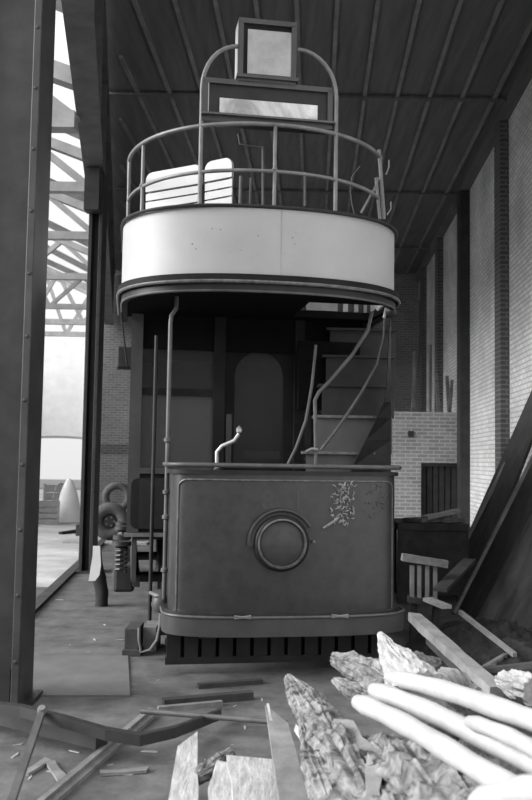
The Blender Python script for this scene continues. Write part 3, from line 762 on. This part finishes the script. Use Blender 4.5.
# staircase on the right of the platform
sc_root = []
for i, (yy, x0p, x1p) in enumerate(((453, 306, 376), (417, 317, 392), (386, 322, 394), (357, 326, 396), (330, 330, 396))):
    Yd = 6.95 + .16*i
    a_ = tl(x0p, yy, Yd); b_ = tl(x1p, yy, Yd)
    a_.z = b_.z = (a_.z + b_.z)/2
    prev_z = .53 if i == 0 else zprev
    st = T(MB().beam(a_ + Vector((0, 0, (prev_z-a_.z)/2)), b_ + Vector((0, 0, (prev_z-b_.z)/2)), .02, a_.z-prev_z), 'stair_riser', 'stair' if i < 2 else 'trim')  # upper steps coloured darker in place of the shade covering them
    T(MB().beam(a_ + Vector((-.02, .08, 0)), b_ + Vector((.0, .08, 0)), .24, .022), 'stair_tread', 'bead' if i < 2 else 'trim', st)
    zprev = a_.z
for i in range(2):  # top treads showing in the opening
    a_ = tl(310 + 34*i, 306 + 8*i, 7.25 - .0*i); b_ = tl(340 + 12*i + 20*i, 306 + 8*i, 7.25)
    zz = 2.80 - .02*i - .05
# pale stair head boards visible through the stair well
wl = T(MB().box((.26, 1.19, 2.865), (.99, 1.22, 3.2)), 'stairwell_board', 'stair')
for k, (xa, xb, m_) in enumerate(((308, 341, 'opal2'), (347, 352, 'seat'), (359, 363, 'opal2'), (369, 372, 'opal2'), (378, 384, 'seat'), (387, 394, 'seat'))):
    xa = tl(xa, 300, 7.38).x; xb = tl(xb, 300, 7.38).x
    T(MB().box((xa, 1.155, 2.865), (xb, 1.185, 3.15)), 'stairwell_slat', m_, wl)
# curved outer stringer sheet, dark
mb = MB(); edge = [(348, 478), (353, 466), (366, 440), (377, 418), (384, 402), (387, 385), (388, 365), (389, 340), (390, 320)]
vs = []
for (x, y) in edge:
    vs.append(tl(x, y, 6.80)); 
vr = [tl(391, y, 7.0) for _, y in edge]
k = len(vs); al = vs + vr + [v + Vector((0, .02, 0)) for v in vs] + [v + Vector((0, .02, 0)) for v in vr]
fs = []
for i in range(k-1): fs += [(i, i+k, i+k+1, i+1), (i+2*k, i+1+2*k, i+k+1+2*k, i+k+2*k), (i, i+1, i+1+2*k, i+2*k), (i+k, i+3*k, i+1+3*k, i+1+k)]
mb.add(al, fs)
T(mb, 'stair_stringer', 'trim')
seg3(((372, 312), (368, 330), (352, 355), (330, 381), (319, 392), (315, 400), (316, 466)), .015, 'stair_handrail', 'rail_d', 6.78)
seg3(((385, 318), (384, 338), (377, 365), (360, 395), (340, 425), (321, 450)), .013, 'stair_handrail', 'rail_d', 6.95)
seg3(((306, 452), (312, 449), (318, 450)), .014, 'handrail_bracket', 'rail', 6.77)
seg3(((316, 345), (312, 385), (306, 420), (296, 448), (288, 464)), .012, 'curved_grab_rail', 'rail_d', 6.85)
T(MB().box((.35, 1.2, 2.0), (.9, 1.25, 2.6)), 'stair_back', 'shade_black')
p = tl(391, 312, 6.9); T(MB().lathe([(0, -.05), (.04, -.03), (.05, 0), (.03, .04), (0, .06)], p, (0,-1,0), 12), 'canopy_end_casting', 'iron')
for (a1, b1) in (((377, 310), (386, 303)), ((384, 318), (386, 308))):
    seg3((a1, b1), .012, 'loose_bracket', 'seat', 6.9)

# ------------------------------------------------------------ tyres, bag, block
def tyre(px, py, Y, Rr, rr, label, lean=0.):
    c = at(px, py, Y); c.z = max(c.z, Rr)
    e = empty('motor_tyre', (c.x, c.y, c.z)); tag(e, label, 'tyre', 'old tyres by the end wall'); e.rotation_euler = (lean, 0, R(10))
    pts = [(math.cos(t)*(Rr-rr), 0, math.sin(t)*(Rr-rr)) for t in [i*2*math.pi/36 for i in range(36)]]
    MB().tube(pts, rr, 14, close=True).build('tyre', M['rubber'], e)
    return e
e = tyre(110, 522, 16.4, .355, .115, 'large old tyre on its edge at the left of the tram')
MB().lathe([(.24, .05), (.2, .02), (.12, -.02), (.12, -.06), (.05, -.07), (0, -.07)], (0,0,0), (0,1,0), 24).build('wheel_disc', M['iron'], e)
mb = MB()
for i in range(5): a_ = i*2*math.pi/5; mb.lathe([(0, -.08), (.02, -.075), (.02, -.05)], (.08*math.cos(a_), 0, .08*math.sin(a_)), (0,1,0), 8)
mb.build('wheel_nuts', M['rail'], e)
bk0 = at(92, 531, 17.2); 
tag(MB().box((bk0.x - .3, 17.1, 0), (bk0.x + 1.4, 17.5, .22)).build('shade_strip', M['dwood'], origin=True), 'dark strip added for the shaded foot of the wall behind the large tyre', 'timber')  # low dark box stands in for shade at the wall foot
c2 = at(117, 497, 17.3)
e = tyre(117, 497, 17.3, .30, .075, 'smaller tyre leaning up behind the large tyre')
mb = MB().box((c2.x-.35, 17.15, .22), (c2.x+.25, 17.45, c2.z-.3)); tag(mb.build('packing_block', M['dwood'], origin=True), 'dark packing block that carries the smaller tyre', 'block')
tag(MB().box((bk0.x-.2, 15.6, 0), (bk0.x+1.3, 16.0, .035)).build('floor_board', M['wood'], origin=True), 'pale board lying on the floor in front of the large tyre', 'board')
# dark bag with pale cloth
Yb = atz(100, 606).y; s = Yb / F
def bl(px, py, dy=0): v = at(px, py, Yb + dy); return v
bag = empty('draped_sack', (bl(101, 606).x, Yb, 0)); tag(bag, 'dark standing sack with a pale cloth hanging from its point', 'sack'); B0 = bag.location
prof = ((606, 96, 108), (600, 95.5, 108.5), (592, 95, 108), (582, 93, 107), (576, 93.5, 106), (570, 96, 104), (560, 98.5, 102.5), (550, 99, 100.5))
mb = MB(); n = 14; vs = []
for (y, xa, xb) in prof:
    l = bl(xa, y) - B0; r_ = bl(xb, y) - B0; c = (l + r_)/2; hw = (r_ - l).length/2
    c.z = max(0, c.z)
    for k in range(n): t = 2*math.pi*k/n; q = c + Vector((math.cos(t)*hw, math.sin(t)*hw*.8, 0)); q += Vector((1,1,0))*noise.noise(q*14)*.02; vs.append(q)
mb.add(vs, [(i*n+k, i*n+(k+1) % n, (i+1)*n+(k+1) % n, (i+1)*n+k) for i in range(len(prof)-1) for k in range(n)] + [tuple(range((len(prof)-1)*n, len(prof)*n)), tuple(range(n))[::-1]], True)
mb.build('sack_body', M['black'], bag)
mb = MB(); rows = ((546, 93, 100), (556, 92.5, 100.5), (565, 91, 101), (575, 89.5, 99.5), (581, 88.5, 95)); vs = []
for (y, xa, xb) in rows:
    for k in range(6): t = k/5; q = bl(xa + (xb-xa)*t, y, -.16) - B0; vs.append(q)
nv = len(vs); vs += [v + Vector((0, .012, 0)) for v in vs]
fs = [(i*6+k, i*6+k+1, (i+1)*6+k+1, (i+1)*6+k) for i in range(4) for k in range(5)]
fs += [tuple(a+nv for a in f[::-1]) for f in fs] + [(k, k+1, k+1+nv, k+nv) for k in range(5)] + [(i*6, i*6+6, i*6+6+nv, i*6+nv) for i in range(4)] + [(i*6+5, i*6+11, i*6+11+nv, i*6+5+nv) for i in range(4)]
mb.add(vs, fs, True); mb.build('pale_cloth', M['cloth'], bag)
p = atz(131, 656); 
tag(MB().box((p.x-.055, p.y, 0), (p.x+.055, p.y+.3, .21)).box((p.x-.07, p.y-.02, 0), (p.x+.08, p.y+.3, .05)).build('wooden_block', M['dwood'], bevel=.005, origin=True), 'small dark wooden block on the floor at the near left corner of the tram', 'block')
p = atz(147, 655)
tag(MB().box((p.x-.05, p.y+.1, 0), (p.x+.06, p.y+.4, .2)).build('wooden_block', M['mwood'], bevel=.005, origin=True), 'greyer block just right of the dark block', 'block')

# floor plate left
pl_ = [atz(34, 657), atz(128, 657), atz(130, 697), atz(30, 697)]
mb = MB(); mb.add([(v.x, v.y, .0) for v in pl_] + [(v.x, v.y, .012) for v in pl_], [(7,6,5,4),(0,1,5,4),(1,2,6,5),(2,3,7,6),(3,0,4,7)])
tag(mb.build('floor_plate', M['slab'], origin=True), 'flat pale plate set on the floor beside the near stanchion', 'plate')

# ------------------------------------------------------------ foreground metal and boards
r0 = atz(150, 716); r1 = atz(52, 800); d = (r1-r0).normalized()
mb = MB().beam(r0 + Vector((0,0,.012)), r1 + d*.6 + Vector((0,0,.012)), .09, .024); mb.beam(r0 + Vector((0,0,.02)), r1 + d*.6 + Vector((0,0,.02)), .03, .05)
tag(mb.build('tram_rail', M['mwood'], origin=True), 'worn rail running from the tram to the bottom left corner', 'rail')
# bent flat bar
def fpt(px, py, z): return atz(px, py, z)
pts = [fpt(-30, 706, .22), fpt(20, 712, .22), fpt(60, 722, .2), fpt(105, 735, .15), fpt(140, 741, .12), fpt(175, 733, .10), fpt(221, 715, .06)]
mb = MB(); vs = []
for p in pts: vs += [p + Vector((0, 0, -.028)), p + Vector((0, 0, .028)), p + Vector((0, .05, .028)), p + Vector((0, .05, -.028))]
k = len(pts); fs = [(0,1,2,3), tuple((k-1)*4+i for i in (3,2,1,0))]
for i in range(k-1):
    for j in range(4): fs.append((i*4+j, i*4+4+j, i*4+4+(j+1) % 4, i*4+(j+1) % 4))
mb.add(vs, fs)
tag(mb.build('bent_iron_bar', M['iron'], origin=True), 'long bent flat iron bar lying across the front left', 'bar')
a_ = fpt(-30, 706, .12); b_ = fpt(102, 738, .09)
tag(MB().beam(a_, b_, .10, .09).build('iron_channel', M['iron'], origin=True), 'short thick iron channel beneath the bent bar', 'bar')
a_ = fpt(42, 712, .24); b_ = fpt(8, 812, .02)
e = empty('prop_bar', (b_.x, b_.y, 0)); tag(e, 'thin iron bar with a bolt propped against the bent bar', 'bar')
MB().beam(a_ - e.location, b_ - e.location, .035, .03).build('bar', M['rail_d'], e)
MB().lathe([(0, .03), (.02, .03), (.025, 0), (0, -.01)], a_ - e.location, (0,-.5,1), 10).build('bolt', M['rail'], e)
a_ = fpt(141, 711, .10); b_ = fpt(287, 723, .10)
tag(MB().tube([a_, b_], .016, 10).build('iron_rod', M['rail_d'], origin=True), 'thin iron rod lying level behind the bent bar', 'rod')
# boards beneath the tram front
def board(x0, y0, x1, y1, wd, th, m, label, z0=None, z1=None, name='timber_board', **k):
    z0 = th/2 if z0 is None else z0; z1 = th/2 if z1 is None else z1
    a_ = atz(x0, y0, z0); b_ = atz(x1, y1, z1)
    return tag(MB().beam(a_, b_, wd, th, **k).build(name, M[m], origin=True), label, 'board')
board(163, 703, 252, 695, .06, .05, 'dwood', 'dark batten on the floor just in front of the tram')
board(198, 686, 262, 681, .05, .03, 'dwood', 'thin dark batten in the shade under the tram front')
board(158, 709, 222, 703, .04, .03, 'mwood', 'short grey lath beside the dark batten')

# pale planks standing up from the pile towards the camera
def plank(px0, py0, Y0, px1, py1, Y1, wd, th, m, label, point=0., up=(0,0,1), rough=.004, seed=1, name='timber_plank', w1=None):
    a_ = at(px0, py0, Y0); b_ = at(px1, py1, Y1)
    a_.z = max(a_.z, th/2)
    return tag(MB().beam(a_, b_, wd, th, up, w1=w1, seg=10, rough=rough, seed=seed, point=point).build(name, M[m], origin=True), label, 'plank')
plank(181, 830, 3.55, 188, 742, 4.35, .14, .03, 'wood', 'pale plank with a slanted end at the bottom centre', -.09, (0,-.3,1), w1=.09)
plank(304, 850, 3.2, 276, 716, 4.25, .13, .03, 'mwood', 'narrow grey plank rising at the left of the rotten log', .10, (0,-.3,1), w1=.09)
plank(292, 850, 3.25, 268, 708, 4.35, .02, .05, 'wood', 'thin pale lath standing along the left edge of the narrow grey plank', .0, (0,-.3,1), w1=.012)
plank(262, 840, 3.5, 250, 762, 4.0, .20, .05, 'wood', 'broad grey plank lying low in the bottom centre', .02, seed=4, rough=.02)
plank(222, 840, 3.5, 228, 768, 4.0, .13, .05, 'wood', 'grey plank between the pale slanted plank and the broad plank', .02, seed=6, rough=.02)
# rotten logs
def rotten(pts, rs, label, seed, m='rot', amp=.45, name='rotten_log', n=72, sub=34, cat='log'):
    P = [at(*p) for p in pts]; path = []; rad = []
    for i in range(len(P)-1):
        for k in range(sub):
            t = k/sub; path.append(P[i].lerp(P[i+1], t)); rad.append(rs[i] + (rs[i+1]-rs[i])*t)
    path.append(P[-1]); rad.append(rs[-1])
    def ru(i, k, q):
        t = 2*math.pi*k/n
        a = noise.fractal(q*7 + Vector((seed*7.3, 0, 0)), .9, 2.2, 6)
        f = noise.fractal(Vector((math.cos(t)*3.2, math.sin(t)*3.2, i*.022 + seed)), .8, 2.2, 4)
        b = noise.noise(q*60 + Vector((0, seed, 0))) + .5*noise.noise(q*120)
        return amp*.7*a + amp*.55*f - amp*.07*abs(b)
    mb = MB().tube(path, .1, n, rs=rad, ru=ru)
    return tag(mb.build(name, M[m], origin=True), label, cat)
rotten([(388, 850, 2.9), (364, 800, 3.2), (333, 745, 3.7), (306, 702, 4.2), (289, 678, 4.4)], [.10, .11, .10, .07, .025], 'large rotten log with a ragged tip in the centre foreground', 1, amp=.5)
rotten([(352, 860, 3.0), (332, 805, 3.2), (312, 752, 3.7), (304, 728, 3.9)], [.07, .07, .05, .02], 'rotten strip at the left side of the large rotten log', 2, amp=.5)
rotten([(440, 740, 3.7), (400, 690, 4.1), (360, 668, 4.4), (333, 658, 4.5)], [.10, .09, .07, .03], 'splintered rotten log end left of the white poles', 3, amp=.6)
rotten([(420, 720, 3.9), (390, 705, 4.1), (352, 690, 4.3), (334, 680, 4.4)], [.08, .06, .045, .02], 'small rotten branch under the splintered log end', 4, amp=.6)
rotten([(420, 700, 3.8), (400, 668, 4.1), (386, 645, 4.3), (380, 634, 4.4)], [.12, .08, .04, .015], 'pale splintered stump pointing up behind the white poles', 5, 'wood', .4)
rotten([(404, 690, 4.0), (420, 666, 4.2), (438, 662, 4.3)], [.05, .05, .02], 'curled piece of bark right of the pale stump', 6, 'rot', .6)
rotten([(500, 880, 2.4), (440, 808, 2.9), (398, 772, 3.3), (362, 748, 3.7)], [.15, .14, .12, .05], 'crumbling log under the lower ends of the white poles', 7, 'rot', .45)
rotten([(196, 778, 4.0), (212, 770, 4.05), (232, 752, 4.15)], [.03, .045, .025], 'broken curl of bark lying between the planks', 8, 'rot', .6)
rotten([(420, 870, 2.6), (400, 825, 2.8), (385, 795, 3.1)], [.10, .09, .04], 'rotten chunk at the bottom right of the large log', 9, 'rot', .5)
rotten([(532, 690, 4.6), (512, 684, 4.7), (500, 680, 4.8)], [.07, .06, .03], 'pale broken lump of wood behind the white poles at the right', 10, 'wood', .6)
rotten([(475, 700, 4.2), (455, 680, 4.5), (440, 672, 4.6)], [.05, .045, .02], 'small grey bark fragment behind the white poles', 12, 'mwood', .6)
# torn slabs lying on the logs
for (x0, y0, Y0, x1, y1, Y1, wd, th, m, lb) in (
    (352, 850, 2.95, 300, 730, 4.05, .06, .025, 'wood', 'long torn pale plank along the left flank of the large rotten log'),
    (395, 835, 2.85, 305, 712, 3.95, .07, .05, 'rot', 'torn rotten slab lying along the top of the large rotten log'),
    (415, 800, 3.0, 340, 722, 3.75, .09, .03, 'mwood', 'grey torn slab between the large rotten log and the white poles'),
    (470, 850, 2.5, 420, 775, 3.0, .10, .03, 'wood', 'pale torn slab below the nearest white pole'),
    (376, 836, 2.8, 372, 762, 3.2, .06, .03, 'mwood', 'short grey torn slab on the crumbling log')):
    plank(x0, y0, Y0, x1, y1, Y1, wd, th, m, lb, .05, (-.3, -.4, .8), rough=.04, seed=x0, name='torn_plank', w1=wd*.5)
# white poles
def wpole(x0, y0, Y0, x1, y1, Y1, r, label):
    a_ = at(x0, y0, Y0); b_ = at(x1, y1, Y1); n = 14; pts = []; rs = []
    side = Vector((0, 0, 1))
    for i in range(n+1):
        t = i/n; pts.append(a_.lerp(b_, t) + side*.01*math.sin(t*5)); rs.append(r*(1 + .06*math.sin(i*1.7)) * (1 if 0 < i else .8))
    tag(MB().tube([pts[0] - (pts[1]-pts[0]).normalized()*.02] + pts, r, 20, rs=[r*.45] + rs).build('white_pole', M['pole'], origin=True), label, 'pole', 'white poles lying on the pile')
wpole(392, 678, 3.9, 600, 738, 2.6, .038, 'white peeled pole, uppermost and farthest of the bunch')
wpole(374, 690, 3.75, 600, 790, 2.4, .038, 'white peeled pole second from the back of the bunch')
wpole(358, 702, 3.6, 540, 800, 2.35, .037, 'white peeled pole, nearest of the bunch with its end left of the others')
wpole(470, 722, 3.0, 620, 790, 2.1, .026, 'thinner white pole wedged between the upper two poles')
wpole(478, 806, 2.2, 640, 780, 1.8, .04, 'white pole lying crossways at the bottom right corner')
# heap of litter beneath it all
def heap(cx, cy, rx, ry, h, seed, label, name='rubble_heap', m='rubble', n=190, am=1.):
    mb = MB(); vs = []; idx = {}
    for i in range(n+1):
        for j in range(n+1):
            u, v = i/n*2-1, j/n*2-1; r_ = math.sqrt(u*u + v*v)
            z = h*max(0, 1 - r_**2)
            p = Vector((cx + u*rx, cy + v*ry, 0))
            z *= 1 + .5*noise.fractal(p*3 + Vector((seed, 0, 0)), 1., 2., 5)
            z += am*(.05*abs(noise.noise(p*14)) + .035*abs(noise.noise(p*33)) + .03*noise.noise(p*70))*(1 if r_ < 1 else 0)
            vs.append((p.x, p.y, z - .01))
    fs = [(i*(n+1)+j, (i+1)*(n+1)+j, (i+1)*(n+1)+j+1, i*(n+1)+j+1) for i in range(n) for j in range(n) if ((i+.5)/n*2-1)**2 + ((j+.5)/n*2-1)**2 < 1.05]
    mb.add(vs, fs, True)
    return tag(mb.build(name, M[m]), label, 'rubble', kind='stuff')
heap(1.15, 3.40, 1.20, 1.15, .36, 1, 'heap of bark and broken timber litter under the white poles')
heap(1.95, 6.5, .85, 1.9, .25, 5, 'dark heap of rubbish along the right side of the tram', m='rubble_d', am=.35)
# splinters on the floor
proto = None
rnd = random.Random(11)
spots = [(40, 765), (52, 772), (30, 778), (18, 745), (95, 640), (88, 652), (120, 640), (70, 645), (60, 600), (105, 625), (232, 745), (205, 760), (110, 765), (128, 775), (15, 756),
         (245, 728), (262, 700), (190, 722), (150, 752), (75, 752), (235, 706), (158, 680)]
for i, (px, py) in enumerate(spots):
    if proto is None:
        proto = MB().beam((-.05, 0, .006), (.05, 0, .008), .03, .012, seg=5, rough=.01, seed=3, point=.012).build('wood_splinter', M['wood'])
        o = proto
    else: o = proto.copy(); col.objects.link(o)
    tag(o, 'small pale splinter of wood lying on the dirt floor', 'splinter', 'splinters on the floor')
    o.location = atz(px, py); o.rotation_euler = (0, 0, rnd.uniform(0, 3.1)); sc_ = rnd.uniform(.2, .8); o.scale = (sc_, sc_*.6, sc_*.5)
for (x0, y0, x1, y1, lb) in ((24, 774, 48, 760, 'pale broken chip near the foot of the propped bar'), (50, 762, 64, 782, 'pale broken chip right of the one by the propped bar'), (100, 773, 148, 770, 'long faint chip beside the rail')):
    a_ = atz(x0, y0, .01); b_ = atz(x1, y1, .01)
    tag(MB().beam(a_, b_, .05, .015, seg=5, rough=.01, seed=2, point=.01).build('wood_chip', M['mwood'], origin=True), lb, 'wood chip')

# ------------------------------------------------------------ junk between the tram and the right wall
bx0 = at(398, 520, 9.6); bx1 = at(478, 520, 9.6); zt_ = at(440, 524, 9.6).z
wbk = empty('work_bench', ((bx0.x+bx1.x)/2, 9.6, 0)); tag(wbk, 'dark timber bench laden with scrap between tram and right wall', 'bench')
hw = (bx1.x - bx0.x)/2
MB().box((-hw, 0, zt_-.07), (hw-.1, .9, zt_)).build('bench_top', M['dwood'], wbk)
for kx in (-hw+.06, hw-.17):
    for ky in (.06, .84): MB().box((kx-.05, ky-.05, 0), (kx+.05, ky+.05, zt_-.07)).build('leg', M['dwood'], wbk)
MB().box((-hw, .02, .1), (hw-.1, .06, zt_-.075)).build('front_board', M['dwood'], wbk)
for (x0, y0, x1, y1, wd, m, lb) in ((418, 518, 448, 523, .12, 'mwood', 'grey board lying on the dark bench'), (425, 527, 458, 518, .1, 'wood', 'pale board tilted on the dark bench'), (446, 519, 462, 516, .08, 'mwood', 'short grey board at the right end of the bench'), (406, 521, 420, 517, .1, 'dwood', 'dark board at the left end of the bench')):
    a_ = at(x0, y0, 9.7); b_ = at(x1, y1, 9.95); a_.z = b_.z = zt_ + .03
    if m == 'wood': b_.z = zt_ + .13; a_.z += .03
    tag(MB().beam(a_, b_, wd, .04, seg=6, rough=.01).build('scrap_board', M[m], origin=True), lb, 'board')
# broken slatted crate
Yc = 7.6; cr_ = empty('slatted_crate', (at(425, 600, Yc).x, Yc, 0)); tag(cr_, 'broken upright slatted crate with a pale top rail right of the tram', 'crate'); C0 = cr_.location
a_ = at(402, 557, Yc) - C0; b_ = at(447, 564, Yc) - C0
MB().beam(a_, b_, .1, .06, seg=4, rough=.006).build('top_rail', M['mwood'], cr_)
for px in (412, 419, 427, 435):
    p0 = at(px, 600, Yc) - C0; p1 = at(px, 563, Yc) - C0
    MB().beam((p0.x, 0, p0.z), (p1.x, 0, p1.z-.02), .035, .03, (0,1,0)).build('slat', M['mwood'], cr_)
a_ = at(408, 599, Yc) - C0; b_ = at(440, 603, Yc) - C0; MB().beam(a_, b_, .1, .05).build('lower_rail', M['dwood'], cr_)
for px in (414, 437):
    p1 = at(px, 601, Yc) - C0; MB().beam((p1.x, .03, 0), (p1.x, .03, p1.z), .06, .05, (0,1,0)).build('leg', M['dwood'], cr_)
a_ = at(432, 603, 7.3); b_ = at(447, 607, 7.2)
b2 = MB().beam(a_ + Vector((0,.2,0)), b_, .09, .03); tag(b2.build('scrap_board', M['wood'], origin=True), 'short pale block end sticking out below the slatted crate', 'board')
# diagonal grey beam
a_ = at(497, 692, 4.9); b_ = at(414, 617, 6.2)
tag(MB().beam(a_, b_, .085, .06, seg=10, rough=.012, seed=8, point=.02).build('timber_beam', M['mwood'], origin=True), 'long grey beam sloping down from the tram corner behind the white poles', 'beam')
a_ = at(470, 680, 5.4); b_ = at(430, 640, 6.2)
tag(MB().beam(a_, b_, .06, .05, seg=8, rough=.01, seed=9).build('timber_beam', M['dwood'], origin=True), 'thinner dark beam parallel to and under the long grey beam', 'beam')
a_ = at(380, 612, 6.7); b_ = at(403, 604, 6.6)
# leaning sheets and planks against the right wall
def lean(Y, run, ztop, wd, th, m, label, dy=0., off=0.):
    f_ = Vector((wallx(Y) - run, Y, th*.4)); t_ = Vector((wallx(Y + dy) - .08 - off, Y + dy, ztop))
    tag(MB().beam(f_, t_, wd, th, (-1, 0, .4), seg=8, rough=.01, seed=Y).build('leaning_plank', M[m], origin=True), label, 'plank', 'dark planks leaning on the right wall')
for i, (Y, run, zt2, wd, dy, m, lb) in enumerate((
    (10.75, 1.30, 2.75, .42, .0, 'dwood', 'farthest dark leaning plank, its edge running up towards the brick pier'),
    (10.28, 1.34, 2.75, .46, .0, 'dwood', 'dark leaning plank second from the far end'),
    (9.76, 1.30, 2.85, .48, .0, 'dwood', 'dark leaning plank third from the far end'),
    (9.24, 1.36, 2.60, .48, .0, 'dwood', 'dark leaning plank fourth from the far end'),
    (8.72, 1.32, 2.90, .48, .0, 'dwood', 'dark leaning plank fifth from the far end'),
    (8.20, 1.38, 2.50, .48, .0, 'dwood', 'dark leaning plank sixth from the far end'),
    (7.68, 1.34, 2.80, .48, .0, 'dwood', 'dark leaning plank seventh from the far end, near the right edge'),
    (7.16, 1.36, 2.60, .48, .0, 'dwood', 'dark leaning plank at the right edge behind the rubbish'),
    (6.60, 1.34, 2.60, .48, .0, 'dwood', 'nearest dark leaning plank, only just in view at the right edge'))):
    lean(Y, run, zt2, wd, .035, m, lb, dy, .10 if 9.6 < Y < 10.5 else 0)
lean(10.3, 1.50, 2.5, .07, .03, 'mwood', 'narrow grey lath leaning across the far dark planks', .1, .12)
lean(9.0, 1.52, 2.5, .05, .03, 'mwood', 'thin grey lath leaning on the middle dark planks', .25, .12)
for (x0, y0, Y0, x1, y1, Y1, wd, m, lb) in ((460, 612, 6.8, 515, 655, 6.0, .03, 'mwood', 'thin grey lath lying on the dark rubbish heap'), (440, 590, 7.4, 470, 560, 8.2, .12, 'dwood', 'short dark plank propped behind the slatted crate'),
        (478, 672, 5.6, 506, 655, 6.2, .03, 'mwood', 'short lath crossing above the white poles'), (470, 672, 5.3, 540, 664, 5.2, .05, 'dwood', 'dark batten lying flat above the white poles at the right')):
    a_ = at(x0, y0, Y0); b_ = at(x1, y1, Y1)
    tag(MB().beam(a_, b_, wd, .03, seg=4, rough=.004).build('timber_lath', M[m], origin=True), lb, 'lath')
